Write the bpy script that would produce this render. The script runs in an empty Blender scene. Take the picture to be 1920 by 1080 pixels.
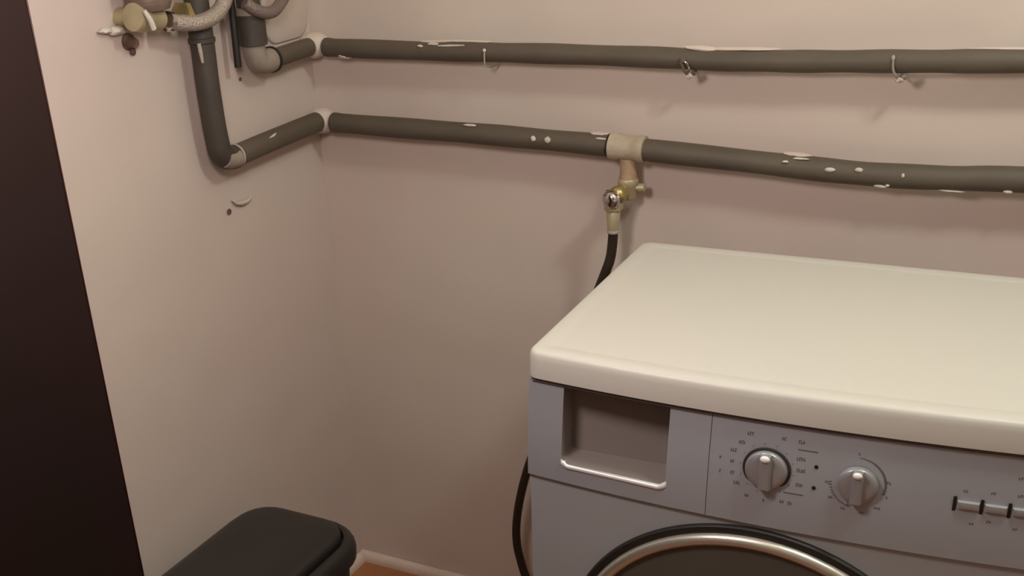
import bpy, bmesh, math, random
from mathutils import Vector, Matrix
random.seed(7)
SC = bpy.context.scene
COL = SC.collection
PI = math.pi

# ------------------------------------------------------------------ camera, light, exposure
cam_d = bpy.data.cameras.new('camera')
cam = bpy.data.objects.new('camera', cam_d)
COL.objects.link(cam)
cam_d.sensor_width = 36.0
cam_d.lens = 2195.8 / 1920 * 36.0
cam_d.shift_x = 0.0701
cam_d.shift_y = 0.1281
cam_d.clip_start = 0.02
R_ = Vector((0.8770, 0.4770, -0.0572)).normalized()
F_ = Vector((-0.4501, 0.7742, -0.4449)).normalized()
U_ = R_.cross(F_).normalized()
R_ = F_.cross(U_).normalized()
M = Matrix(((R_.x, U_.x, -F_.x), (R_.y, U_.y, -F_.y), (R_.z, U_.z, -F_.z))).to_4x4()
M.translation = Vector((1.2713, -1.8075, 1.4230))
cam.matrix_world = M
SC.camera = cam

SC.view_settings.view_transform = 'Standard'
SC.view_settings.look = 'None'
SC.view_settings.gamma = 1
SC.view_settings.exposure = 0.0
SC.view_settings.use_curve_mapping = False

world = bpy.data.worlds.new('world')
SC.world = world
world.use_nodes = True
bg = world.node_tree.nodes['Background']
bg.inputs[0].default_value = (0.75, 0.82, 1.0, 1)
bg.inputs[1].default_value = 0.25


def lamp(name, kind, loc, energy, color, size=0.1, target=None):
    d = bpy.data.lights.new(name, kind)
    d.energy = energy
    d.color = color
    if kind == 'AREA':
        d.shape = 'DISK'
        d.size = size
    else:
        d.shadow_soft_size = size
    o = bpy.data.objects.new(name, d)
    COL.objects.link(o)
    o.location = loc
    if target:
        o.rotation_euler = (Vector(target) - Vector(loc)).to_track_quat('-Z', 'Y').to_euler()
    return o


lamp('ceiling_bulb', 'POINT', (1.48, -0.70, 1.97), 24.0, (0.89, 1.0, 0.92), 0.085)
lamp('fill_bulb', 'POINT', (0.64, -1.06, 1.42), 15.5, (1.0, 0.90, 0.88), 0.085)  # fill light added at the left front, out of view
lamp('hall_fill', 'POINT', (1.3, -2.60, 2.12), 1.0, (0.97, 0.98, 0.96), 0.12)  # weak unseen fill added behind the camera


# ------------------------------------------------------------------ materials
def mat(name, color, rough=0.6, metal=0.0, var=None, vscale=4.0, bump=0.0, bscale=60.0,
        coat=0.0, spec=0.5, vdetail=3.0, aniso=None):
    m = bpy.data.materials.new(name)
    m.use_nodes = True
    nt = m.node_tree
    b = nt.nodes['Principled BSDF']
    b.inputs['Base Color'].default_value = (*color, 1)
    b.inputs['Roughness'].default_value = rough
    b.inputs['Metallic'].default_value = metal
    b.inputs['Coat Weight'].default_value = coat
    b.inputs['Specular IOR Level'].default_value = spec
    tc = nt.nodes.new('ShaderNodeTexCoord')
    if var:
        n = nt.nodes.new('ShaderNodeTexNoise')
        n.inputs['Scale'].default_value = vscale
        n.inputs['Detail'].default_value = vdetail
        r = nt.nodes.new('ShaderNodeValToRGB')
        r.color_ramp.elements[0].position = 0.32
        r.color_ramp.elements[1].position = 0.68
        r.color_ramp.elements[0].color = (*color, 1)
        r.color_ramp.elements[1].color = (*var, 1)
        nt.links.new(tc.outputs['Object'], n.inputs['Vector'])
        nt.links.new(n.outputs['Fac'], r.inputs['Fac'])
        nt.links.new(r.outputs['Color'], b.inputs['Base Color'])
    if bump:
        n2 = nt.nodes.new('ShaderNodeTexNoise')
        n2.inputs['Scale'].default_value = bscale
        n2.inputs['Detail'].default_value = 4
        bp = nt.nodes.new('ShaderNodeBump')
        bp.inputs['Strength'].default_value = bump
        bp.inputs['Distance'].default_value = 0.01
        nt.links.new(tc.outputs['Object'], n2.inputs['Vector'])
        nt.links.new(n2.outputs['Fac'], bp.inputs['Height'])
        nt.links.new(bp.outputs['Normal'], b.inputs['Normal'])
    return m


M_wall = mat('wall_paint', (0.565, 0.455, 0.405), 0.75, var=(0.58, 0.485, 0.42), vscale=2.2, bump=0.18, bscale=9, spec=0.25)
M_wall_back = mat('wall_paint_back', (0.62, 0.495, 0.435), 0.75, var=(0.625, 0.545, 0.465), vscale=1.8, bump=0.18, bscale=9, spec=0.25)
M_plaster = mat('bare_plaster', (0.50, 0.40, 0.34), 0.85, var=(0.58, 0.49, 0.42), vscale=30, bump=0.3, bscale=60)
M_ceiling = mat('ceiling_paint', (0.72, 0.66, 0.58), 0.8, bump=0.1)
M_floor = mat('brown_floor', (0.33, 0.105, 0.042), 0.45, var=(0.37, 0.155, 0.060), vscale=9, bump=0.05)
M_skirt = mat('skirting_paint', (0.62, 0.47, 0.39), 0.6, var=(0.70, 0.56, 0.47), vscale=12)
M_door = mat('mahogany', (0.012, 0.0045, 0.0042), 0.5, var=(0.0085, 0.0045, 0.0035), vscale=3, spec=0.25)
M_door_edge = mat('mahogany_edge', (0.028, 0.007, 0.006), 0.4, spec=0.3)
M_pipe = mat('olive_pipe_paint', (0.104, 0.080, 0.056), 0.6, var=(0.086, 0.065, 0.046), vscale=9, bump=0.12, bscale=40)
M_pipe_dark = mat('dark_grey_pipe', (0.056, 0.043, 0.032), 0.6, var=(0.048, 0.036, 0.029), vscale=14, bump=0.1, bscale=40)
M_collar = mat('pale_fitting', (0.30, 0.25, 0.20), 0.55, var=(0.24, 0.19, 0.155), vscale=22, bump=0.15, bscale=50)
M_rim = mat('worn_pale_rim', (0.40, 0.34, 0.28), 0.5)
M_black = mat('black_rubber', (0.012, 0.008, 0.006), 0.55)
M_fleck = mat('white_paint_fleck', (0.60, 0.54, 0.46), 0.7, bump=0.3, bscale=80)
M_tee = mat('beige_tee', (0.47, 0.385, 0.285), 0.55, var=(0.38, 0.30, 0.215), vscale=40, bump=0.2, bscale=80)
M_teeneck = mat('tan_branch', (0.44, 0.30, 0.19), 0.55, var=(0.36, 0.22, 0.14), vscale=60)
M_brass = mat('aged_brass', (0.50, 0.39, 0.17), 0.33, 0.75, var=(0.38, 0.29, 0.13), vscale=50)
M_brass_pale = mat('dull_pale_brass', (0.50, 0.43, 0.27), 0.45, 0.35, var=(0.40, 0.33, 0.20), vscale=40)
M_chrome = mat('chrome', (0.62, 0.58, 0.57), 0.16, 1.0)
M_braid = mat('braided_steel', (0.44, 0.37, 0.31), 0.42, 0.55, bump=0.5, bscale=380)
M_hose = mat('black_hose', (0.028, 0.016, 0.009), 0.5, spec=0.35)
M_rust = mat('rust_brown', (0.10, 0.052, 0.035), 0.8, var=(0.16, 0.10, 0.075), vscale=70, bump=0.4, bscale=120)
M_top = mat('cream_white_enamel', (0.60, 0.565, 0.505), 0.42, spec=0.4)
M_silver = mat('silver_plastic', (0.37, 0.372, 0.395), 0.5, 0.3)
M_silver_body = mat('silver_sheet', (0.39, 0.40, 0.41), 0.6, 0.2)
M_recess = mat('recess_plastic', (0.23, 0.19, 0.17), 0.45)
M_lip = mat('lip_highlight_silver', (0.85, 0.82, 0.80), 0.3, 0.25)  # pale tone holds the highlight along the recess's lower edge
M_seam = mat('dark_seam', (0.10, 0.085, 0.075), 0.7)
M_knob = mat('silver_knob', (0.36, 0.35, 0.36), 0.35, 0.4)
M_highlight = mat('white_highlight', (0.92, 0.90, 0.89), 0.3)  # white for the painted highlight on the knob grips
M_knobring = mat('knob_ring', (0.035, 0.028, 0.028), 0.5)
M_print = mat('grey_print', (0.12, 0.11, 0.115), 0.6)
M_print_l = mat('light_grey_print', (0.15, 0.14, 0.145), 0.6)
M_button = mat('silver_button', (0.40, 0.40, 0.41), 0.3, 0.4)
M_ring = mat('polished_door_ring', (0.62, 0.58, 0.50), 0.34, 0.8)
M_glass = mat('smoked_door_glass', (0.085, 0.078, 0.064), 0.4, spec=0.5)
M_glass2 = mat('smoked_door_bowl', (0.045, 0.042, 0.038), 0.12, coat=0.5)
M_bin = mat('charcoal_plastic', (0.018, 0.0155, 0.0125), 0.42, var=(0.021, 0.0165, 0.0145), vscale=8, spec=0.45)
M_binbody = mat('bin_body_plastic', (0.035, 0.035, 0.037), 0.5)
M_lampglass = bpy.data.materials.new('lamp_opal'); M_lampglass.use_nodes = True
_b = M_lampglass.node_tree.nodes['Principled BSDF']
_b.inputs['Base Color'].default_value = (0.9, 0.85, 0.75, 1)


# ------------------------------------------------------------------ mesh helpers
def smooth(o, ang=40):
    for p in o.data.polygons:
        p.use_smooth = True
    try:
        o.data.set_sharp_from_angle(angle=math.radians(ang))
    except Exception:
        pass


def empty(name, loc, label, cat, group=None, rotz=0):
    o = bpy.data.objects.new(name, None)
    COL.objects.link(o)
    o.location = loc
    o.rotation_euler = (0, 0, rotz)
    o.empty_display_size = 0.05
    o['label'] = label
    o['category'] = cat
    if group:
        o['group'] = group
    return o


def obj(name, bm, m, parent=None, root=(0, 0, 0), sm=True, ang=40):
    """bm given in coordinates of `root`'s frame origin at world 0; shifted so that parents' positions hold."""
    bmesh.ops.recalc_face_normals(bm, faces=bm.faces[:])
    bmesh.ops.translate(bm, verts=bm.verts[:], vec=-Vector(root))
    me = bpy.data.meshes.new(name)
    bm.to_mesh(me)
    bm.free()
    o = bpy.data.objects.new(name, me)
    COL.objects.link(o)
    if isinstance(m, (list, tuple)):
        for k in m:
            me.materials.append(k)
    else:
        me.materials.append(m)
    if parent is not None:
        o.parent = parent
    if sm:
        smooth(o, ang)
    return o


def struct(o):
    o['kind'] = 'structure'
    return o


def box(bm, lo, hi, bev=0.0, seg=2):
    vs = [bm.verts.new((x, y, z)) for x in (lo[0], hi[0]) for y in (lo[1], hi[1]) for z in (lo[2], hi[2])]
    f = [(0, 1, 3, 2), (4, 6, 7, 5), (0, 4, 5, 1), (2, 3, 7, 6), (0, 2, 6, 4), (1, 5, 7, 3)]
    fs = [bm.faces.new([vs[i] for i in q]) for q in f]
    if bev > 0:
        es = set(e for q in fs for e in q.edges)
        bmesh.ops.bevel(bm, geom=list(es), offset=bev, segments=seg, affect='EDGES', profile=0.5)
    return bm


def nb():
    return bmesh.new()


def tube(bm, pts, rad, seg=20, caps=True, closed=False, jitter=0.0, flat=None):
    pts = [Vector(p) for p in pts]
    n = len(pts)
    rr = rad if isinstance(rad, (list, tuple)) else [rad] * n
    rings = []
    t0 = (pts[1] - pts[0]).normalized()
    a = Vector((0, 0, 1)) if abs(t0.z) < 0.9 else Vector((1, 0, 0))
    u = t0.cross(a).normalized()
    for i in range(n):
        if closed:
            t = (pts[(i + 1) % n] - pts[i - 1]).normalized()
        else:
            t = (pts[min(i + 1, n - 1)] - pts[max(i - 1, 0)]).normalized()
        u = (u - t * u.dot(t)).normalized()
        v = t.cross(u)
        ring = []
        for k in range(seg):
            an = 2 * PI * k / seg
            r = rr[i] * (1 + jitter * (random.random() - 0.5))
            ring.append(bm.verts.new(pts[i] + u * (math.cos(an) * r) + v * (math.sin(an) * r)))
        rings.append(ring)
    m = n if closed else n - 1
    for i in range(m):
        A, B = rings[i], rings[(i + 1) % n]
        for k in range(seg):
            bm.faces.new((A[k], A[(k + 1) % seg], B[(k + 1) % seg], B[k]))
    if caps and not closed:
        bm.faces.new(rings[0][::-1])
        bm.faces.new(rings[-1])
    return bm


def spline(pts, n=8):
    """Catmull-Rom through pts"""
    P = [Vector(p) for p in pts]
    P = [P[0] * 2 - P[1]] + P + [P[-1] * 2 - P[-2]]
    out = []
    for i in range(1, len(P) - 2):
        for k in range(n):
            t = k / n
            p0, p1, p2, p3 = P[i - 1], P[i], P[i + 1], P[i + 2]
            out.append(0.5 * ((2 * p1) + (p2 - p0) * t + (2 * p0 - 5 * p1 + 4 * p2 - p3) * t * t
                              + (3 * p1 - p0 - 3 * p2 + p3) * t ** 3))
    out.append(P[-2])
    return out


def lathe(bm, profile, origin, axis, seg=28):
    """profile: (distance along axis, radius) list"""
    ax = Vector(axis).normalized()
    a = Vector((0, 0, 1)) if abs(ax.z) < 0.9 else Vector((1, 0, 0))
    u = ax.cross(a).normalized()
    v = ax.cross(u)
    o = Vector(origin)
    rings = []
    for d, r in profile:
        if r < 1e-6:
            rings.append([bm.verts.new(o + ax * d)])
        else:
            rings.append([bm.verts.new(o + ax * d + u * (math.cos(2 * PI * k / seg) * r) + v * (math.sin(2 * PI * k / seg) * r)) for k in range(seg)])
    for A, B in zip(rings[:-1], rings[1:]):
        for k in range(seg):
            k2 = (k + 1) % seg
            if len(A) == 1 and len(B) == 1:
                continue
            if len(A) == 1:
                bm.faces.new((A[0], B[k2], B[k]))
            elif len(B) == 1:
                bm.faces.new((A[k], A[k2], B[0]))
            else:
                bm.faces.new((A[k], A[k2], B[k2], B[k]))
    if len(rings[0]) > 1:
        bm.faces.new(rings[0][::-1])
    if len(rings[-1]) > 1:
        bm.faces.new(rings[-1])
    return bm


def blob(bm, c, r, sub=2, noise=0.25, rot=0.0):
    """lumpy ellipsoid"""
    res = bmesh.ops.create_icosphere(bm, subdivisions=sub, radius=1.0)
    for v in res['verts']:
        k = 1 + noise * (random.random() - 0.5)
        x, y, z = v.co.x * r[0] * k, v.co.y * r[1] * k, v.co.z * r[2] * k
        c_, s_ = math.cos(rot), math.sin(rot)
        v.co = Vector((c[0] + x * c_ - z * s_, c[1] + y, c[2] + x * s_ + z * c_))
    return bm


def hexnut(bm, origin, axis, r, h, ch=0.12):
    return lathe(bm, [(0, r * (1 - ch)), (h * 0.12, r), (h * 0.88, r), (h, r * (1 - ch))], origin, axis, 6)


def rounded_rect(x0, x1, y0, y1, r, seg=8):
    pts = []
    for cx, cy, a0 in ((x1 - r, y1 - r, 0), (x0 + r, y1 - r, PI / 2), (x0 + r, y0 + r, PI), (x1 - r, y0 + r, 1.5 * PI)):
        for k in range(seg + 1):
            a = a0 + PI / 2 * k / seg
            pts.append((cx + r * math.cos(a), cy + r * math.sin(a)))
    return pts


def loft(bm, loops, cap0=True, cap1=True):
    rings = [[bm.verts.new(p) for p in L] for L in loops]
    for A, B in zip(rings[:-1], rings[1:]):
        n = len(A)
        for k in range(n):
            bm.faces.new((A[k], A[(k + 1) % n], B[(k + 1) % n], B[k]))
    if cap0:
        bm.faces.new(rings[0][::-1])
    if cap1:
        bm.faces.new(rings[-1])
    return bm


# ------------------------------------------------------------------ the room
XR, YF, ZC = 2.15, -1.95, 2.35


def wall_grid(bm, origin, du, dv, nu, nv, amp, nrm):
    """slightly uneven plastered wall face with thickness behind"""
    from mathutils import noise
    O, U, V, N = Vector(origin), Vector(du), Vector(dv), Vector(nrm)
    g = []
    for i in range(nu + 1):
        row = []
        for j in range(nv + 1):
            p = O + U * (i / nu) + V * (j / nv)
            e = min(i, nu - i, j, nv - j)
            d = 0.0 if e == 0 else amp * noise.noise(p * 3.1 + Vector((5, 2, 1))) + amp * 0.35 * noise.noise(p * 9.0)
            row.append(bm.verts.new(p - N * abs(d)))
        g.append(row)
    for i in range(nu):
        for j in range(nv):
            bm.faces.new((g[i][j], g[i + 1][j], g[i + 1][j + 1], g[i][j + 1]))
    # back slab
    b = [O - N * .1, O + U - N * .1, O + U + V - N * .1, O + V - N * .1]
    bv = [bm.verts.new(p) for p in b]
    bm.faces.new(bv[::-1])
    edges = [[g[i][0] for i in range(nu + 1)], [g[nu][j] for j in range(nv + 1)],
             [g[i][nv] for i in range(nu, -1, -1)], [g[0][j] for j in range(nv, -1, -1)]]
    for k in range(4):
        bm.faces.new([bv[k], bv[(k + 1) % 4]] + edges[k][::-1])
    return bm


b = nb(); wall_grid(b, (0, 0, 0), (XR, 0, 0), (0, 0, ZC), 86, 94, 0.0035, (0, -1, 0))
wall_back = struct(obj('wall_back', b, M_wall_back, ang=60))
b = nb(); wall_grid(b, (0, YF, 0), (0, -YF, 0), (0, 0, ZC), 78, 94, 0.0035, (1, 0, 0))
wall_left = struct(obj('wall_left', b, M_wall, ang=60))
b = nb(); box(b, (XR, YF - 1.2, 0), (XR + .1, 0.1, ZC))
struct(obj('wall_right', b, M_wall, sm=False))
b = nb()
box(b, (-.1, YF - .1, 0), (.26, YF, ZC)); box(b, (2.02, YF - .1, 0), (XR + .1, YF, ZC)); box(b, (.26, YF - .1, 2.22), (2.02, YF, ZC))
struct(obj('wall_front', b, M_wall, sm=False))
b = nb(); box(b, (-.1, YF - 1.3, 0), (XR + .1, YF - 1.2, ZC))
struct(obj('wall_hall', b, M_wall, sm=False))
b = nb(); box(b, (-.1, YF - 1.2, 0), (0, YF - .1, ZC))
struct(obj('wall_hall_left', b, M_wall, sm=False))
b = nb(); box(b, (-.1, YF - 1.2, -.08), (XR + .1, .1, 0))
struct(obj('floor', b, M_floor, sm=False))
b = nb(); box(b, (-.1, YF - 1.3, ZC), (XR + .1, .1, ZC + .08))
struct(obj('ceiling', b, M_ceiling, sm=False))


def skirting(name, a, c, n):
    """small quarter-round fillet between floor and wall"""
    a, c, n = Vector(a), Vector(c), Vector(n)
    bm = nb()
    prof = [(0, 0), (0, .021), (.004, .021), (.009, .019), (.013, .013), (.0145, .006), (.0145, 0)]
    R = [[bm.verts.new(p + n * d + Vector((0, 0, z))) for d, z in prof] for p in (a, c)]
    k = len(prof)
    for i in range(k):
        bm.faces.new((R[0][i], R[0][(i + 1) % k], R[1][(i + 1) % k], R[1][i]))
    bm.faces.new(R[0]); bm.faces.new(R[1][::-1])
    return struct(obj(name, bm, M_skirt))


skirting('baseboard_back', (0.0, 0, 0), (XR, 0, 0), (0, -1, 0))
skirting('baseboard_left', (0, YF, 0), (0, -0.0145, 0), (1, 0, 0))

# plaster patches and smears that belong to the walls
def smear(parent, pts, name='plaster_smear', m=None, noise=0.3, sub=2):
    for c, r, rot in pts:
        b = nb(); blob(b, c, r, sub, noise, rot)
        obj(name, b, m or M_wall_back, parent)


smear(wall_back, [
    ((0.2750, -0.031, 1.1165), (.045, .010, .0022), .05),
    ((0.3350, -0.029, 1.1180), (.050, .008, .0020), .0),
    ((0.7350, -0.033, 1.1165), (.030, .012, .0042), -.06),
    ((0.7900, -0.032, 1.1175), (.060, .011, .0024), .02),
    ((0.8850, -0.031, 0.9670), (.022, .010, .0020), -.05),
    ((1.1600, -0.029, 1.1260), (.060, .009, .0018), .02),
    ((0.0980, -0.038, 1.0870), (.015, .010, .0020), .0),
    ((0.5700, -0.033, 0.9805), (.016, .010, .0018), .0),
], noise=.12, sub=3)
# lumps where the pipes pass through the corner
for z in (1.106, 0.9735):
    b = nb(); blob(b, (0.031, -0.031, z - .001), (.0285, .0285, .0225), 3, .10)
    obj('plaster_lump', b, M_wall_back, wall_back)
# shallow raised plaster patch behind the upper left pipe stub
b = nb()
L = rounded_rect(-.135, -.004, 1.118, 1.30, .035)
loft(b, [[(-.002, y, z) for y, z in L], [(.0025, y, z) for y, z in L],
         [(.0042, (y + .07) * .96 - .07, (z - 1.209) * .975 + 1.209) for y, z in L]])
obj('plaster_patch', b, M_wall, wall_left, ang=80)
# broken wall plug with a chipped hole (left wall)
b = nb(); tube(b, [(.003, -.2800, .8905), (.0055, -.2730, .8835), (.006, -.2620, .8800), (.0055, -.2480, .8785), (.004, -.2360, .8795), (.003, -.2300, .8850)],
               [.0022, .0034, .0038, .0036, .0032, .0018], 10)
obj('plaster_smear', b, M_plaster, wall_left)
b = nb(); lathe(b, [(0, .0052), (.0010, .0050), (.0014, .003), (.0015, 0)], (.0015, -.2905, .8730), (1, 0, 0), 12)
obj('drill_hole', b, M_rust, wall_left)
b = nb(); lathe(b, [(0, .0030), (.0010, .0028), (.0015, 0)], (.0008, -.2140, 1.0790), (1, 0, 0), 10)
obj('drill_hole', b, M_rust, wall_left)

# ------------------------------------------------------------------ door leaf standing open at the left
door = empty('door_1', (0.28, -1.78, 0.0), 'dark mahogany door leaf standing open at the left edge, hiding the left wall', 'door')
del door['category']; door['kind'] = 'structure'
YE = -0.9155    # free edge
b = nb(); box(b, (0.262, -1.78, 0.008), (0.302, YE, 2.04), .003, 2)
obj('leaf', b, M_door, door, door.location)
b = nb(); box(b, (0.2625, YE + .0002, 0.010), (0.3015, YE + .0022, 2.038), .0006, 1)
obj('edge_strip', b, M_door_edge, door, door.location)
for z in (.25, 1.05, 1.8):
    b = nb(); tube(b, [(.306, -1.783, z), (.306, -1.783, z + .09)], .007, 12)
    obj('hinge', b, M_chrome, door, door.location)
b = nb()
box(b, (.262, YF - .1, 0), (.285, YF + .004, 2.20)); box(b, (1.997, YF - .1, 0), (2.018, YF + .004, 2.20)); box(b, (.262, YF - .1, 2.18), (2.018, YF + .004, 2.20))
obj('door_frame', b, M_door, door, door.location, sm=False)

# ------------------------------------------------------------------ washing machine
MX, MY, MYAW = 0.6872, -0.1492, math.radians(1.3629)
W, D, BOW = 0.600, 0.4527, 0.0175
wm = empty('washing_machine', (MX, MY, 0), 'silver front-loading washing machine with cream worktop against the back wall', 'washing machine', rotz=MYAW)


def fy(a, off=0.0):     # y of the bowed front at width a
    return -(D + BOW * (1 - (2 * a / W - 1) ** 2)) - off


def bowed_slab(bm, a0, a1, z0, z1, yback, off=0.0, n=24, bev=0.0, curve=0.0):
    """solid with bowed front"""
    A = [a0 + (a1 - a0) * i / n for i in range(n + 1)]
    loop = [(a1, yback), (a0, yback)] + [(a, fy(a, off)) for a in A]
    if curve:
        K = 6
        lev = []
        for k in range(K + 1):
            f = k / K
            lev.append([(x, y if j < 2 else y + curve * f ** 1.6, z0 + (z1 - z0) * f) for j, (x, y) in enumerate(loop)])
        loft(bm, lev)
    else:
        loft(bm, [[(x, y, z0) for x, y in loop], [(x, y, z1) for x, y in loop]])
    if bev:
        bm.edges.ensure_lookup_table()
        es = [e for e in bm.edges if e.calc_face_angle(0) > .6]
        bmesh.ops.bevel(bm, geom=es, offset=bev, segments=3, affect='EDGES', profile=.5)
    return bm


# body
b = nb(); box(b, (.003, -.394, .016), (.597, -.004, .805), .004, 2)
body = obj('body', b, M_silver_body, wm)
b = nb(); bowed_slab(b, .003, .597, .085, .6755, -.3935, .0005, 28, .0025)
front_panel = obj('front_panel', b, M_silver_body, wm, ang=35)
b = nb(); bowed_slab(b, .003, .597, .018, .083, -.3935, -.001, 28, .002)
obj('plinth', b, M_silver_body, wm, ang=35)
for x in (.05, .55):
    for y in (-.05, -.40):
        b = nb(); lathe(b, [(0, .022), (.006, .022), (.007, .010), (.018, .010)], (x, y, 0), (0, 0, 1), 16)
        obj('foot', b, M_black, wm)

# worktop: bowed plan, rounded corners, rolled front edge
def top_outline(ins, n=26):
    a0, a1 = 0.0 + ins, W - ins
    rc = max(.018 - ins, .004)
    yb = -ins
    pts = []
    for k in range(7):      # front left corner
        an = PI + PI / 2 * k / 6
        pts.append((a0 + rc + rc * math.cos(an), fy(a0 + rc) + ins + rc + rc * math.sin(an)))
    for i in range(1, n):
        a = a0 + rc + (a1 - a0 - 2 * rc) * i / n
        pts.append((a, fy(a) + ins))
    for k in range(7):
        an = 1.5 * PI + PI / 2 * k / 6
        pts.append((a1 - rc + rc * math.cos(an), fy(a1 - rc) + ins + rc + rc * math.sin(an)))
    for k in range(7):
        an = PI / 2 * k / 6
        pts.append((a1 - rc + rc * math.cos(an), yb - rc + rc * math.sin(an)))
    for k in range(7):
        an = PI / 2 + PI / 2 * k / 6
        pts.append((a0 + rc + rc * math.cos(an), yb - rc + rc * math.sin(an)))
    return pts


b = nb()
lv = [(.004, .8130), (.0002, .8140), (.0, .8200), (.0005, .8380), (.0012, .8440), (.0024, .8472), (.0044, .8490), (.0070, .8498), (.012, .8500)]
loft(b, [[(x, y, z) for x, y in top_outline(i)] for i, z in lv], True, False)
b.faces.ensure_lookup_table()
ring_last = [[(x, y, z) for x, y in top_outline(i)] for i, z in ((.012, .8500), (.024, .8500), (.0262, .8494), (.030, .8493))]
loft(b, ring_last, False, True)
bmesh.ops.remove_doubles(b, verts=b.verts[:], dist=1e-5)
obj('worktop', b, M_top, wm, ang=50)
b = nb(); bowed_slab(b, .006, .594, .8085, .8135, -.012, -.004, 20)
obj('shadow_gap', b, M_seam, wm, sm=False)

# detergent drawer with grip recess (boolean-cut), and control panel
Z0, Z1 = .6785, .8118
LEAN = .0130


def lean(z):     # how far the console front leans back at height z
    return LEAN * max(0.0, min(1.0, (z - Z0) / (Z1 - Z0))) ** 1.6 - .0030

b = nb(); bowed_slab(b, 0.0015, .2384, Z0, Z1, -.4000, .0050, 16, .0018, LEAN)
drawer = obj('detergent_drawer', b, M_silver, wm, ang=35)
cut = nb()
r = .011
prof = [(.0495, .8300), (.0490, .7130)]
for k in range(1, 6):
    an = PI + PI / 2 * k / 5
    prof.append((.0490 + r + r * math.cos(an), .7130 + r * math.sin(an) + .0))
for k in range(0, 6):
    an = 1.5 * PI + PI / 2 * k / 5
    prof.append((.1885 - r + r * math.cos(an), .7130 + r * math.sin(an)))
prof += [(.1890, .8300)]
prof2 = [(x * .985 + .0018, z) for x, z in prof]
loft(cut, [[(x, -.52, z) for x, z in prof], [(x, -.414 - (.8 - z) * .10, z + (.006 if z < .8 else 0)) for x, z in prof2]])
cutter = obj('cutter', cut, M_recess, wm, sm=False)
md = drawer.modifiers.new('cut', 'BOOLEAN')
md.object = cutter; md.operation = 'DIFFERENCE'; md.solver = 'EXACT'
try:
    md.material_mode = 'TRANSFER'
except Exception:
    pass
bpy.context.view_layer.update()
dg = bpy.context.evaluated_depsgraph_get()
me2 = bpy.data.meshes.new_from_object(drawer.evaluated_get(dg))
drawer.modifiers.clear()
drawer.data = me2
bpy.data.objects.remove(cutter)
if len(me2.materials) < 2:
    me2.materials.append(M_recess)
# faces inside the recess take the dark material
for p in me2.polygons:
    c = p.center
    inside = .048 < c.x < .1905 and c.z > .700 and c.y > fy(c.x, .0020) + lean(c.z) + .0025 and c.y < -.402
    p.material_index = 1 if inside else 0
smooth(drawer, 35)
b = nb()
lp = [(.0500, .760), (.0490, .713)]
for k in range(1, 6):
    an = PI + PI / 2 * k / 5
    lp.append((.0490 + r + r * math.cos(an), .7130 + r * math.sin(an)))
for k in range(0, 6):
    an = 1.5 * PI + PI / 2 * k / 5
    lp.append((.1885 - r + r * math.cos(an), .7130 + r * math.sin(an)))
lp += [(.1888, .730)]
lp = lp[1:-1]
tube(b, [(x, fy(x, .0008) + lean(z), z) for x, z in lp], [.0008, .0014] + [.0036] * (len(lp) - 4) + [.0020, .0008], 10)
obj('grip_lip', b, M_lip, drawer)

b = nb(); bowed_slab(b, .2392, .5985, Z0, Z1, -.4000, .0050, 24, .0018, LEAN)
panel = obj('control_panel', b, M_silver, wm, ang=35)


def on_panel(a, z, off=0.0022):
    return Vector((a, fy(a, off) + lean(z), z))


def frame_at(a):
    e = 1e-3
    t = (Vector((a + e, fy(a + e), 0)) - Vector((a - e, fy(a - e), 0))).normalized()
    n = Vector((t.y, -t.x, 0))
    if n.y > 0:
        n = -n
    return t, n


def plate(bm, a, z, w, h, th=.0004, base=.0019):
    """small flat print on the panel"""
    t, n = frame_at(a)
    c = on_panel(a, z, base)
    U = Vector((0, 0, 1))
    vs = []
    for d in (0, th):
        for s1, s2 in ((-1, -1), (1, -1), (1, 1), (-1, 1)):
            vs.append(bm.verts.new(c + t * (s1 * w / 2) + U * (s2 * h / 2) + n * d))
    for q in ((0, 1, 2, 3), (7, 6, 5, 4), (0, 4, 5, 1), (1, 5, 6, 2), (2, 6, 7, 3), (3, 7, 4, 0)):
        bm.faces.new([vs[i] for i in q])


def knob(a, z, R, name, ring=True):
    t, n = frame_at(a)
    c = on_panel(a, z)
    bmk = nb()
    lathe(bmk, [(0, R), (.0025, R), (.0055, R * .97), (.0070, R * .92), (.0076, R * .7), (.0078, 0)], c, n, 40)
    k = obj(name, bmk, M_knob, wm, ang=50)
    if ring:
        br = nb()
        lathe(br, [(-.001, R * 1.13), (.0012, R * 1.13), (.0016, R * 1.06), (.0016, R * .97)], c, n, 40)
        obj('dial_ring', br, M_knobring, k)
    bg_ = nb()
    hw = R * .24
    L1 = R * .93
    loopA, loopB = [], []
    prof_ = [(-hw, -L1), (hw, -L1), (hw, L1), (-hw, L1)]
    l0 = [c + n * .0070 + t * (x * 1.25) + Vector((0, 0, y)) for x, y in prof_]
    l1 = [c + n * .0125 + t * (x * .85) + Vector((0, 0, y * .97)) for x, y in prof_]
    l2 = [c + n * .0138 + t * (x * .5) + Vector((0, 0, y * .90)) for x, y in prof_]
    loft(bg_, [l0, l1, l2])
    obj('grip_bar', bg_, M_knob, k, ang=25)
    bt = nb()
    blob(bt, (0, 0, 0), (R * .25, .0030, R * .19), 2, 0)
    T = Matrix((t, -n, Vector((0, 0, 1)))).transposed().to_4x4()
    T.translation = c + n * .0132 + Vector((0, 0, R * .78))
    bmesh.ops.transform(bt, matrix=T, verts=bt.verts[:])
    obj('pointer_highlight', bt, M_highlight, k)  # highlight at the top of the grip bar, put in as white
    return k


knob(.3062, .7525, .0242, 'programme_knob', True)
k2 = knob(.4062, .7520, .0222, 'selector_knob', False)

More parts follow.
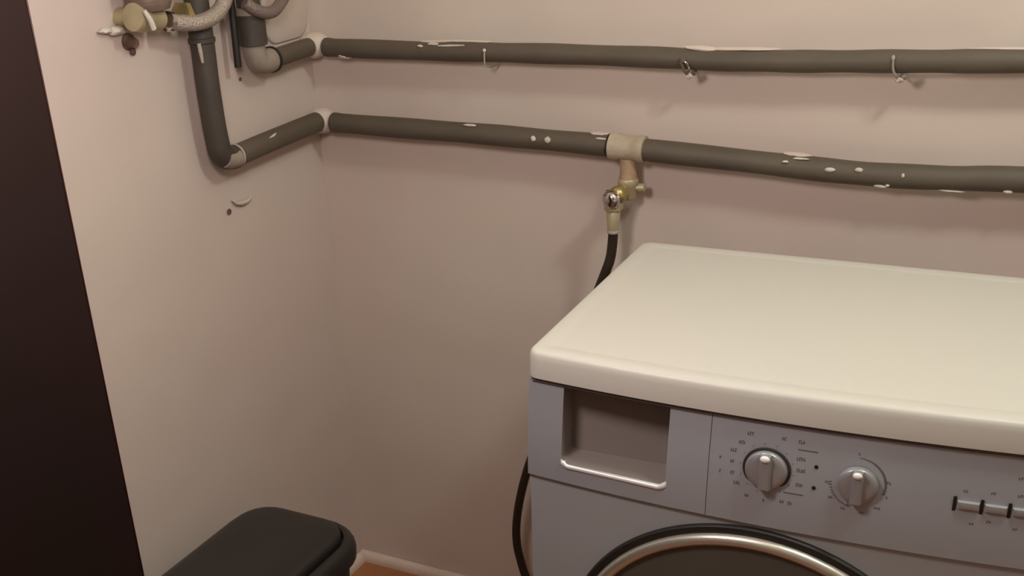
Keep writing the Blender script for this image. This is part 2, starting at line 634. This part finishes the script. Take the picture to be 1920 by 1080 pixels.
# little printed marks around the dials (too small to read): clusters of strokes
b = nb()
marks1 = [(0.284, 0.7921, 3), (0.2751, 0.7801, 3), (0.2664, 0.7691, 3), (0.2657, 0.7551, 2), (0.2517, 0.7578, 1),
          (0.2526, 0.7401, 1), (0.267, 0.7409, 2), (0.273, 0.7293, 3), (0.2856, 0.7156, 2), (0.3053, 0.713, 1),
          (0.326, 0.7160, 2), (0.335, 0.7150, 2), (0.3433, 0.7399, 3), (0.3438, 0.7575, 4),
          (0.3427, 0.7714, 4), (0.3217, 0.7921, 2), (0.3412, 0.7914, 3)]
for a, z, n_ in marks1:
    for k in range(n_):
        aa = a + (k - (n_ - 1) / 2) * .0026
        plate(b, aa, z, .0008, .0036)
        plate(b, aa + .0008, z + random.choice((-.0016, 0, .0016)), .0018, .0008)
        plate(b, aa + .0004, z - .0016, .0018, .0007)
for a, z in ((.3493, .7822), (.3385, .7278)):
    plate(b, a, z, .022, .0013)
for k in range(14):
    an = PI * .12 + 2 * PI * k / 14
    plate(b, .3062 + math.cos(an) * .0305, .7525 + math.sin(an) * .0305, .0011, .0011)
o = obj('printed_markings', b, M_print, panel, sm=False); o['kind'] = 'stuff'; o['label'] = 'dark grey dial markings'
b = nb()
# curved wedge scale on the selector's upper right and thin arc at the lower left
for k in range(26):
    an = PI / 2 - (PI / 2 + .25) * k / 25
    rr_ = .0310 - .0022 * k / 25
    plate(b, .4062 + math.cos(an) * rr_, .7520 + math.sin(an) * rr_, .0026, .0008 + .0016 * k / 25)
for k in range(12):
    an = PI + .05 + (PI / 2 - .3) * k / 11
    plate(b, .4062 + math.cos(an) * .0290, .7520 + math.sin(an) * .0290, .0028, .0012)
for a, z, n_ in [(0.4037, 0.7879, 1), (0.4375, 0.7588, 2), (0.4375, 0.7420, 1), (0.4290, 0.7270, 3), (0.4134, 0.7180, 2),
                 (0.3931, 0.7205, 2), (0.3992, 0.7262, 2), (0.3785, 0.7314, 2), (0.3735, 0.7491, 2),
                 (0.5149, 0.7625, 2), (0.5418, 0.7632, 2), (0.5255, 0.7250, 2), (0.5417, 0.7300, 2), (.568, .7250, 2),
                 (.5700, .7643, 4), (.5690, .7838, 5)]:
    for k in range(n_):
        aa = a + (k - (n_ - 1) / 2) * .0026
        plate(b, aa, z, .0008, .0030)
        plate(b, aa + .0007, z + random.choice((-.0012, 0, .0012)), .0016, .0008)
o = obj('printed_markings', b, M_print, panel, sm=False); o['kind'] = 'stuff'; o['label'] = 'grey scale marks and key symbols'
for a, z in ((.3603, .7650), (.3601, .7394)):
    t, n = frame_at(a)
    b = nb(); lathe(b, [(-.001, .0022), (.0008, .0022), (.0010, .0016), (.0006, 0)], on_panel(a, z), n, 14)
    obj('indicator_light', b, M_black, panel)
# push buttons with black slots between
b = nb()
for a in (.5062, .5331, .5600, .5869):
    t, n = frame_at(a)
    b = nb(); plate(b, a, .7466, .0034, .0175, .0012)
    obj('button_slot', b, M_black, panel, sm=False)
for a in (.5197, .5466, .5735):
    t, n = frame_at(a)
    b = nb()
    c = on_panel(a, .7466, .0)
    l = []
    for d, s in ((0, 1), (.0042, 1), (.0056, .86), (.0060, .6)):
        l.append([c + n * d + t * (x * s * .0112) + Vector((0, 0, z * .0044 * s)) for x, z in ((-1, -1), (1, -1), (1, 1), (-1, 1))])
    loft(b, l)
    obj('push_button', b, M_button, panel, ang=25)

# porthole door: black joint, polished ring, smoked window
CZ, CA, RO = .4250, .3000, .2470


def ring_strip(bm, prof, n=96):
    """prof: (radius, outward offset) closed cross-section, follows the bowed front"""
    rows = []
    for i in range(n):
        an = 2 * PI * i / n
        row = []
        for r_, o_ in prof:
            a = CA + math.cos(an) * r_
            row.append(bm.verts.new((a, fy(min(max(a, .01), .59), o_), CZ + math.sin(an) * r_)))
        rows.append(row)
    k = len(prof)
    for i in range(n):
        A, B = rows[i], rows[(i + 1) % n]
        for j in range(k):
            bm.faces.new((A[j], A[(j + 1) % k], B[(j + 1) % k], B[j]))


b = nb(); ring_strip(b, [(RO, .0), (RO, .0035), (RO - .002, .006), (RO - .0105, .006), (RO - .0115, .0)])
wdoor = obj('porthole_door', b, M_black, wm)
b = nb(); ring_strip(b, [(RO - .0105, .0), (RO - .0105, .008), (RO - .0130, .0125), (RO - .0190, .0145), (RO - .0245, .0115), (RO - .0265, .006), (RO - .0265, .0)])
obj('door_ring', b, M_ring, wdoor, ang=60)
b = nb()
rings = [(RO - .0265, .0065), (.19, .0085), (.165, .009)]
vs = []
for r_, o_ in rings:
    vs.append([b.verts.new((CA + math.cos(2 * PI * i / 72) * r_, fy(CA + math.cos(2 * PI * i / 72) * r_, o_), CZ + math.sin(2 * PI * i / 72) * r_)) for i in range(72)])
for A, B in zip(vs[:-1], vs[1:]):
    for i in range(72):
        b.faces.new((A[i], A[(i + 1) % 72], B[(i + 1) % 72], B[i]))
obj('door_panel', b, M_glass, wdoor)
b = nb()
lathe(b, [(0, .166), (.006, .160), (.010, .148), (.012, .12), (.010, .08), (.007, .04), (.006, 0)], (CA, fy(CA, .006), CZ), (0, -1, 0), 64)
obj('door_glass', b, M_glass2, wdoor)
b = nb(); tube(b, spline([(CA - .213, fy(.087, .012), CZ + .05), (CA - .218, fy(.082, .024), CZ + .02), (CA - .218, fy(.082, .024), CZ - .02), (CA - .213, fy(.087, .012), CZ - .05)], 5), .007, 12)
obj('door_handle', b, M_silver, wdoor)

# ------------------------------------------------------------------ pipes
PY = -0.036
up = empty('water_pipe', (0.60, PY, 1.103), 'upper olive-painted water pipe turning the corner above the other pipe', 'pipe')
U0 = up.location
path = spline([(.057, PY, 1.1030), (.09, PY, 1.1021), (.24, PY, 1.1014), (.375, PY, 1.1023), (.513, PY, 1.1030), (.665, PY, 1.1022), (.754, PY, 1.1010),
               (.86, PY, 1.1023), (.953, PY, 1.1050), (1.059, PY, 1.1081), (1.171, PY, 1.1115), (1.5, PY, 1.121), (2.146, PY, 1.14)], 6)
b = nb(); tube(b, path, [.0158 + .0005 * math.sin(i * .9) for i in range(len(path))], 24)
obj('pipe_run', b, M_pipe, up, U0)
b = nb(); tube(b, [(.036, -.058, 1.1060), (.036, -.09, 1.1060), (.036, -.165, 1.1045)], .0155, 24)
obj('pipe_run', b, M_pipe, up, U0)
# pale elbow at the far end, and the dark stub rising from it
b = nb(); tube(b, spline([(.036, -.168, 1.1040), (.037, -.190, 1.1045), (.038, -.208, 1.1095), (.039, -.216, 1.1260), (.040, -.217, 1.1400)], 6), [.0195] * 12 + [.0190] * 13, 24)
o = obj('elbow', b, M_collar, up, U0); o['label'] = 'pale beige elbow fitting'
b = nb(); lathe(b, [(0, .0175), (.001, .0215), (.006, .0215), (.007, .0170)], (.036, -.172, 1.1040), (0, 1, 0), 24)
o = obj('joint_ring', b, M_black, up, U0); o['label'] = 'dark ring between elbow and pipe'
b = nb(); tube(b, [(.041, -.2185, 1.1365), (.041, -.2185, 1.192)], .0235, 24)
o = obj('coupling', b, M_pipe_dark, up, U0); o['label'] = 'dark grey coupling above the elbow'
b = nb(); lathe(b, [(0, .0225), (.001, .0245), (.011, .0245), (.012, .0225)], (.041, -.2185, 1.183), (0, 0, 1), 24)
obj('collar', b, M_collar, up, U0)
b = nb(); tube(b, [(.041, -.2190, 1.192), (.041, -.2205, 1.45)], .0195, 24)
obj('riser', b, M_pipe_dark, up, U0)
b = nb(); tube(b, [(.030, -.2520, 1.1060), (.030, -.2500, 1.1600), (.030, -.2480, 1.22)], .0058, 12)
obj('backing_rod', b, M_black, up, U0)

lowp = empty('water_pipe', (0.60, PY, 0.965), 'lower olive water pipe with a beige tee, running along both walls', 'pipe')
L0 = lowp.location
pathl = spline([(.058, PY, .9712), (.085, PY, .9707), (.23, PY, .9689), (.355, PY, .9678), (.473, PY, .9651), (.589, PY, .9625), (.6574, PY, .9593), (.81, PY, .9529),
                (.9286, PY, .9477), (1.0112, PY, .9462), (1.0996, PY, .9486), (1.195, PY, .9536), (1.5, PY, .962), (2.146, PY, .98)], 6)
b = nb(); tube(b, pathl, [.0175 + .0005 * math.sin(i * .7) for i in range(len(pathl))], 24)
obj('pipe_run', b, M_pipe, lowp, L0)
b = nb(); tube(b, spline([(.036, -.058, .9753), (.036, -.0818, .9752), (.036, -.2096, .9738), (.036, -.290, .9722)], 6), .0178, 24)
obj('pipe_run', b, M_pipe, lowp, L0)
b = nb(); tube(b, spline([(.036, -.290, .9718), (.036, -.308, .9722), (.036, -.325, .978), (.036, -.3335, .9885), (.036, -.336, .999)], 6), [.0192] * 25, 24)
obj('elbow', b, M_pipe_dark, lowp, L0)
b = nb(); tube(b, spline([(.0425, -.3010, .9712), (.0425, -.3180, .9722), (.0425, -.3325, .9770)], 5), [.0150] * 10 + [.0140], 18)
o = obj('paint_wear', b, M_collar, lowp, L0); o['label'] = 'pale worn face of the elbow'
b = nb(); lathe(b, [(0, .0178), (.001, .0196), (.005, .0196), (.006, .0178)], (.036, -.2985, .9720), (0, 1, 0), 24)
o = obj('joint_ring', b, M_rim, lowp, L0); o['label'] = 'worn pale joint ring'
b = nb(); tube(b, spline([(.036, -.3357, .996), (.036, -.3392, 1.036), (.036, -.3408, 1.1026), (.036, -.3395, 1.168), (.036, -.3395, 1.45)], 5), .0190, 24)
o = obj('riser', b, M_pipe_dark, lowp, L0); o['label'] = 'dark grey riser on the left wall'
b = nb(); lathe(b, [(0, .0190), (.0015, .0212), (.0075, .0212), (.009, .0190)], (.036, -.3397, 1.158), (0, 0, 1), 24)
obj('collar', b, M_pipe_dark, lowp, L0)
b = nb(); tube(b, [(.046, -.3595, 1.161), (.047, -.3595, 1.150), (.047, -.3580, 1.132)], [.0030, .0034, .0022], 10)
o = obj('clip', b, M_rim, lowp, L0); o['label'] = 'small pale clip at the top'
# tee
b = nb()
ax = Vector((.6574 - .5893, 0, .9593 - .9625)).normalized()
lathe(b, [(0, .0178), (.0005, .0215), (.013, .0218), (.016, .0200), (.046, .0200), (.049, .0214), (.0575, .0210), (.058, .0178)], (.5905, PY, .9628), ax, 28)
tee = obj('tee', b, M_tee, lowp, L0); tee['label'] = 'beige tee fitting'
b = nb(); lathe(b, [(0, .0135), (.022, .0130), (.028, .0140), (.040, .0140)], (.6205, PY, .9450), (0, 0, -1), 20)
o = obj('tee_branch', b, M_teeneck, lowp, L0); o['label'] = 'tan branch below the tee'
b = nb(); lathe(b, [(0, .0176), (.0002, .0190), (.0030, .0190), (.0032, .0176)], (.5865, PY, .9628), ax, 24)
obj('joint_ring', b, M_black, lowp, L0)


# paint and plaster flecks on the pipes
def flecks(parent, root, items, axis='y'):
    for x, y, z, w, h in items:
        b = nb()
        if axis == 'y':
            blob(b, (x, y, z), (w, .0028, h), 2, .3)
        else:
            blob(b, (x, y, z), (.0028, w, h), 2, .3)
        obj('paint_fleck', b, M_fleck, parent, root)


flecks(up, U0, [(.2800, -.0455, 1.1150, .0110, .0022), (.2560, -.0490, 1.1115, .0050, .0022), (.1000, -.0500, 1.0900, .0060, .0016),
                (.0950, -.0505, 1.0915, .0035, .0012)])
b = nb(); tube(b, [(.339, -.0478, 1.1143), (.310, -.0482, 1.1132), (.290, -.0490, 1.1125)], [.0010, .0018, .0010], 8)
obj('paint_fleck', b, M_fleck, up, U0)
flecks(lowp, L0, [(.3413, -.0460, .9838, .0125, .0022), (.4619, -.0535, .9700, .0046, .0046), (.4877, -.0535, .9695, .0056, .0056),
                  (.8729, -.0530, .9605, .0045, .0018), (.9382, -.0533, .9530, .0075, .0034), (.9784, -.0520, .9555, .0058, .0032),
                  (1.0097, -.0480, .9330, .0090, .0026), (1.0200, -.0500, .9355, .0030, .0024), (1.1050, -.0450, .9330, .0180, .0014), (1.1780, -.0480, .9385, .0060, .0022),
                  (1.0400, -.0540, .9520, .0022, .0034), (.8940, -.0470, .9650, .0120, .0016), (.5780, -.0480, .9760, .0100, .0016)])
b = nb(); tube(b, [(.0480, -.196, .9875), (.0500, -.206, .9860), (.0500, -.218, .9845)], [.0008, .0022, .0008], 8)
obj('paint_fleck', b, M_fleck, lowp, L0)

# nail hooks that carry the upper pipe
def nail_hook(x, zc, label, style):
    root = empty('pipe_hook', (x, -.002, zc - .02), label, 'hook', 'nail hooks under the upper pipe')
    rl = root.location
    if style == 0:      # thin pale pin in front of the pipe
        b = nb(); tube(b, spline([(x, .004, zc - .0225), (x, -.030, zc - .0235), (x - .001, -.0525, zc - .0175), (x - .001, -.0555, zc - .004), (x - .001, -.0545, zc + .0045)], 5),
                       .0013, 8)
        obj('shank', b, M_rim, root, rl)
        b = nb(); blob(b, (x - .001, -.0545, zc + .0065), (.0030, .0022, .0032), 2, .1)
        obj('head', b, M_fleck, root, rl)
    else:
        b = nb(); tube(b, spline([(x, .004, zc - .020), (x + .002, -.034, zc - .0215), (x + .001, -.0515, zc - .0155), (x - .004, -.0550, zc - .006), (x - .006, -.0540, zc + (.004 if style == 1 else .010))], 5),
                       .0022 if style == 1 else .0017, 8)
        obj('shank', b, M_rust if style == 1 else M_collar, root, rl)
        b = nb(); blob(b, (x - .006, -.0540, zc + (.003 if style == 1 else .010)), (.0060, .0026, .0052) if style == 1 else (.0026, .0022, .0040), 2, .4)
        obj('head', b, M_rust if style == 1 else M_rim, root, rl)
        b = nb(); blob(b, (x + .004, -.046, zc - .0205), (.0055, .005, .0042), 2, .5)
        obj('plaster_crumb', b, M_fleck if style == 1 else M_plaster, root, rl)
        b = nb(); blob(b, (x + .010, -.044, zc - .0165), (.0045, .005, .0038), 2, .4)
        obj('wire_end', b, M_rust if style == 1 else M_collar, root, rl)
        if style == 1:
            b = nb(); tube(b, spline([(x - .008, -.0545, zc - .002), (x + .000, -.0575, zc + .002), (x + .006, -.0560, zc - .006), (x + .004, -.0520, zc - .014)], 4), .0014, 8)
            obj('wire_loop', b, M_chrome, root, rl)


nail_hook(.3800, 1.1018, 'small pale nail hook on the upper pipe, nearest the corner', 0)
nail_hook(.7150, 1.0990, 'rusty wire hook on the upper pipe, above and right of the tee', 1)
nail_hook(1.0150, 1.1040, 'greenish plaster-crusted hook on the upper pipe, farthest right', 2)

# ------------------------------------------------------------------ tap on the tee
tap = empty('angle_tap', (.6205, PY, .905), 'small brass tap with chrome knob screwed below the beige tee', 'tap')
T0 = tap.location
b = nb()
lathe(b, [(0, .0150), (.002, .0165), (.010, .0165), (.012, .0150), (.030, .0145), (.034, .011), (.035, 0)], (.6205, PY, .9120), (0, 0, -1), 24)
obj('tap_body', b, M_brass_pale, tap, T0)
dirn = Vector((-.30, -1.0, -.22)).normalized()
p0 = Vector((.6205, PY, .8960))
b = nb(); lathe(b, [(0, .0120), (.022, .0120), (.023, .0145), (.030, .0150), (.034, .0130), (.036, .009)], p0, dirn, 22)
obj('outlet', b, M_brass, tap, T0)
b = nb(); lathe(b, [(0, .0060), (.020, .0055)], (.6205, PY, .8960), (1, .1, .05), 14)
lathe(b, [(.018, .0075), (.027, .0075), (.029, .004)], (.6205, PY, .8960), (1, .1, .05), 12)
obj('side_spindle', b, M_brass_pale, tap, T0)
p1 = p0 + dirn * .034
b = nb(); lathe(b, [(0, .007), (.004, .0135), (.009, .0155), (.015, .0150), (.019, .0120), (.021, .006), (.0212, 0)], p1, dirn, 10)
obj('tap_knob', b, M_chrome, tap, T0)
b = nb()
for k in range(4):
    an = k * PI / 2 + .4
    uu = dirn.cross(Vector((0, 0, 1))).normalized(); vv = dirn.cross(uu)
    blob(b, p1 + dirn * .010 + (uu * math.cos(an) + vv * math.sin(an)) * .0135, (.0045, .0045, .0045), 1, .1)
obj('knob_lobes', b, M_chrome, tap, T0)

hose = empty('inlet_hose', (.600, -.070, .870), 'black rubber hose hanging from the brass tap down behind the washing machine', 'hose')
H0 = hose.location
hx, hy = .6075, -.0660
b = nb(); hexnut(b, (hx, hy, .8800), (0, 0, -1), .0155, .014)
obj('hose_nut', b, M_brass_pale, hose, H0)
b = nb(); lathe(b, [(0, .0100), (.002, .0115), (.028, .0100), (.034, .0098)], (hx, hy, .8665), (0, 0, -1), 18)
o = obj('ferrule', b, M_brass_pale, hose, H0)
b = nb(); lathe(b, [(0, .0098), (.001, .0108), (.0040, .0108), (.005, .0098)], (hx, hy, .8330), (0, 0, -1), 18)
o = obj('crimp_ring', b, M_rim, hose, H0); o['label'] = 'thin pale crimp ring'
b = nb(); tube(b, spline([(hx, hy, .8340), (hx - .001, hy - .001, .810), (.6040, -.070, .7850), (.5960, -.074, .7580), (.560, -.078, .660), (.515, -.080, .545), (.470, -.078, .425), (.4440, -.075, .352),
                          (.4270, -.075, .285), (.4185, -.075, .228), (.4185, -.075, .185), (.4250, -.075, .150), (.4370, -.075, .110), (.465, -.075, .060), (.520, -.076, .030), (.60, -.078, .024), (.68, -.078, .040), (.735, -.080, .10),
                          (.755, -.085, .25), (.760, -.095, .40), (.760, -.120, .47), (.760, -.150, .48)], 7), .0082, 14)
obj('hose_tube', b, M_hose, hose, H0)

# ------------------------------------------------------------------ fittings at the upper left
valve = empty('brass_valve', (.03, -.455, 1.21), 'pale brass shut-off valve with lever at the top left of the left wall', 'valve')
V0 = valve.location
b = nb()
lathe(b, [(0, .0140), (.002, .0195), (.020, .0200), (.024, .0175), (.052, .0170), (.058, .0150)], (.046, -.4950, 1.2190), (0, 1, -.20), 26)
obj('valve_body', b, M_brass_pale, valve, V0)
b = nb(); lathe(b, [(0, .012), (.004, .030), (.012, .0335), (.016, .0335), (.017, .0315), (.026, .0315), (.027, .0340), (.20, .0340)], (.046, -.4560, 1.2200), (0, -.02, 1), 24)
o = obj('supply_stub', b, mat('brown_fitting', (.21, .145, .115), .5, .2, var=(.15, .10, .075), vscale=40), valve, V0)
b = nb(); lathe(b, [(0, .0145), (.048, .0145)], (-.002, -.470, 1.2140), (1, 0, 0), 18)
obj('wall_stub', b, M_brass_pale, valve, V0)
b = nb()
hexnut(b, (.046, -.3935, 1.2065), (0, 1, -.22), .0215, .013)
obj('hex_nut', b, M_brass, valve, V0)
b = nb(); tube(b, [(.068, -.4915, 1.2275), (.071, -.4860, 1.2150), (.069, -.4790, 1.2010)], [.0030, .0040, .0042], 10)
o = obj('lever', b, M_fleck, valve, V0); o['label'] = 'pale lever'

bleed = empty('rusty_screw', (.0, -.490, 1.186), 'rusty screw stub with chipped white plug under the brass valve', 'screw')
B0 = bleed.location
b = nb(); lathe(b, [(-.002, .0125), (.003, .0120), (.0045, .0095), (.012, .0080), (.016, .0070), (.0165, 0)], (.0, -.462, 1.1790), (1, -.1, -.1), 16)
obj('screw_stub', b, M_rust, bleed, B0)
b = nb(); blob(b, (.003, -.4590, 1.1650), (.004, .005, .007), 2, .4)
obj('rust_drip', b, M_rust, bleed, B0)
b = nb(); blob(b, (.008, -.4920, 1.1990), (.012, .0120, .0065), 2, .35)
blob(b, (.006, -.5080, 1.2020), (.009, .0150, .0045), 2, .35)
obj('white_plug', b, M_fleck, bleed, B0)

fh = empty('flexible_hose', (.05, -.41, 1.199), 'braided steel hose curving up from the brass valve nut', 'hose')
F0 = fh.location
b = nb(); lathe(b, [(0, .0125), (.001, .0145), (.009, .0150), (.011, .0128), (.014, .0105)], (.047, -.4260, 1.2035), (.02, 1, -.22), 18)
o = obj('hose_ferrule', b, M_chrome, fh, F0)
b = nb(); tube(b, spline([(.047, -.4170, 1.2010), (.055, -.4000, 1.1975), (.065, -.3760, 1.1945), (.070, -.3480, 1.1985), (.071, -.3240, 1.2100), (.070, -.3080, 1.2280), (.068, -.3000, 1.2550), (.062, -.3000, 1.33), (.055, -.310, 1.42)], 7), .0118, 16)
obj('hose_tube', b, M_braid, fh, F0)

fh2 = empty('flexible_hose', (.06, -.19, 1.186), 'brown hose curving away to the right of the dark pipe coupling', 'hose')
G0 = fh2.location
b = nb(); tube(b, spline([(.058, -.250, 1.2060), (.066, -.236, 1.1930), (.070, -.215, 1.1855), (.068, -.190, 1.1850), (.062, -.165, 1.1910), (.058, -.143, 1.2020), (.055, -.128, 1.2180), (.052, -.120, 1.25), (.05, -.118, 1.36)], 7), .0098, 14)
obj('hose_tube', b, mat('brown_hose', (.20, .145, .125), .45, .2, bump=.3, bscale=300), fh2, G0)

# ------------------------------------------------------------------ pedal bin
bn = empty('pedal_bin', (.19, -.60, 0), 'charcoal plastic pedal bin standing in the corner by the left wall', 'bin')
N0 = bn.location


def rr3(x0, x1, y0, y1, r, z, ins=0.0):
    return [(x, y, z) for x, y in rounded_rect(x0 + ins, x1 - ins, y0 + ins, y1 - ins, max(r - ins, .008), 8)]


X0, X1, Y0, Y1 = .058, .311, -.800, -.400
b = nb()
loft(b, [rr3(X0, X1, Y0, Y1, .084, .0, .045), rr3(X0, X1, Y0, Y1, .084, .012, .038), rr3(X0, X1, Y0, Y1, .084, .345, .014), rr3(X0, X1, Y0, Y1, .084, .350, .016)])
obj('bin_body', b, M_binbody, bn, N0, ang=50)
b = nb()
loft(b, [rr3(X0, X1, Y0, Y1, .084, .346, .006), rr3(X0, X1, Y0, Y1, .084, .349, .0015), rr3(X0, X1, Y0, Y1, .084, .366, .0005), rr3(X0, X1, Y0, Y1, .084, .376, .004),
         rr3(X0, X1, Y0, Y1, .084, .3825, .011), rr3(X0, X1, Y0, Y1, .084, .3850, .018), rr3(X0, X1, Y0, Y1, .084, .3840, .0200), rr3(X0, X1, Y0, Y1, .084, .3720, .0210)])
rim = obj('lid_rim', b, M_bin, bn, N0, ang=50)
b = nb()
loft(b, [rr3(X0, X1, Y0, Y1, .084, .366, .0265), rr3(X0, X1, Y0, Y1, .084, .380, .0260), rr3(X0, X1, Y0, Y1, .084, .3885, .0245), rr3(X0, X1, Y0, Y1, .084, .3945, .0265), rr3(X0, X1, Y0, Y1, .084, .3990, .033),
         rr3(X0, X1, Y0, Y1, .084, .4015, .045), rr3(X0, X1, Y0, Y1, .084, .4030, .075)])
obj('lid', b, M_bin, bn, N0, ang=60)
b = nb(); box(b, (.13, -.862, .012), (.25, -.755, .026), .004)
obj('pedal', b, M_black, bn, N0)
b = nb(); tube(b, [(.115, -.404, .350), (.265, -.404, .350)], .0065, 12)
obj('hinge', b, M_bin, bn, N0)

# ------------------------------------------------------------------ lamps that hang above the frame; the low one is added for fill
for nm, lx, ly, lz, lab in (('ceiling_lamp', 1.48, -.70, 1.97, 'bulb holder hanging on a cord above the washing machine'),
                            ('fill_bulb_fixture', .64, -1.06, 1.42, 'added holder for the fill bulb, low on a cord between door and bin')):
    cl = empty(nm, (lx, ly, ZC), lab, 'lamp')
    b = nb(); lathe(b, [(0, .045), (.012, .045), (.02, .020), (.03, .008)], (lx, ly, ZC), (0, 0, -1), 24)
    obj('ceiling_cup', b, M_lampglass, cl, cl.location)
    b = nb(); tube(b, [(lx, ly, ZC - .02), (lx, ly, lz + .17)], .003, 10)
    obj('cord', b, M_black, cl, cl.location)
    b = nb(); lathe(b, [(0, .006), (.01, .018), (.05, .020), (.065, .020)], (lx, ly, lz + .175), (0, 0, -1), 24)
    obj('holder', b, M_lampglass, cl, cl.location)
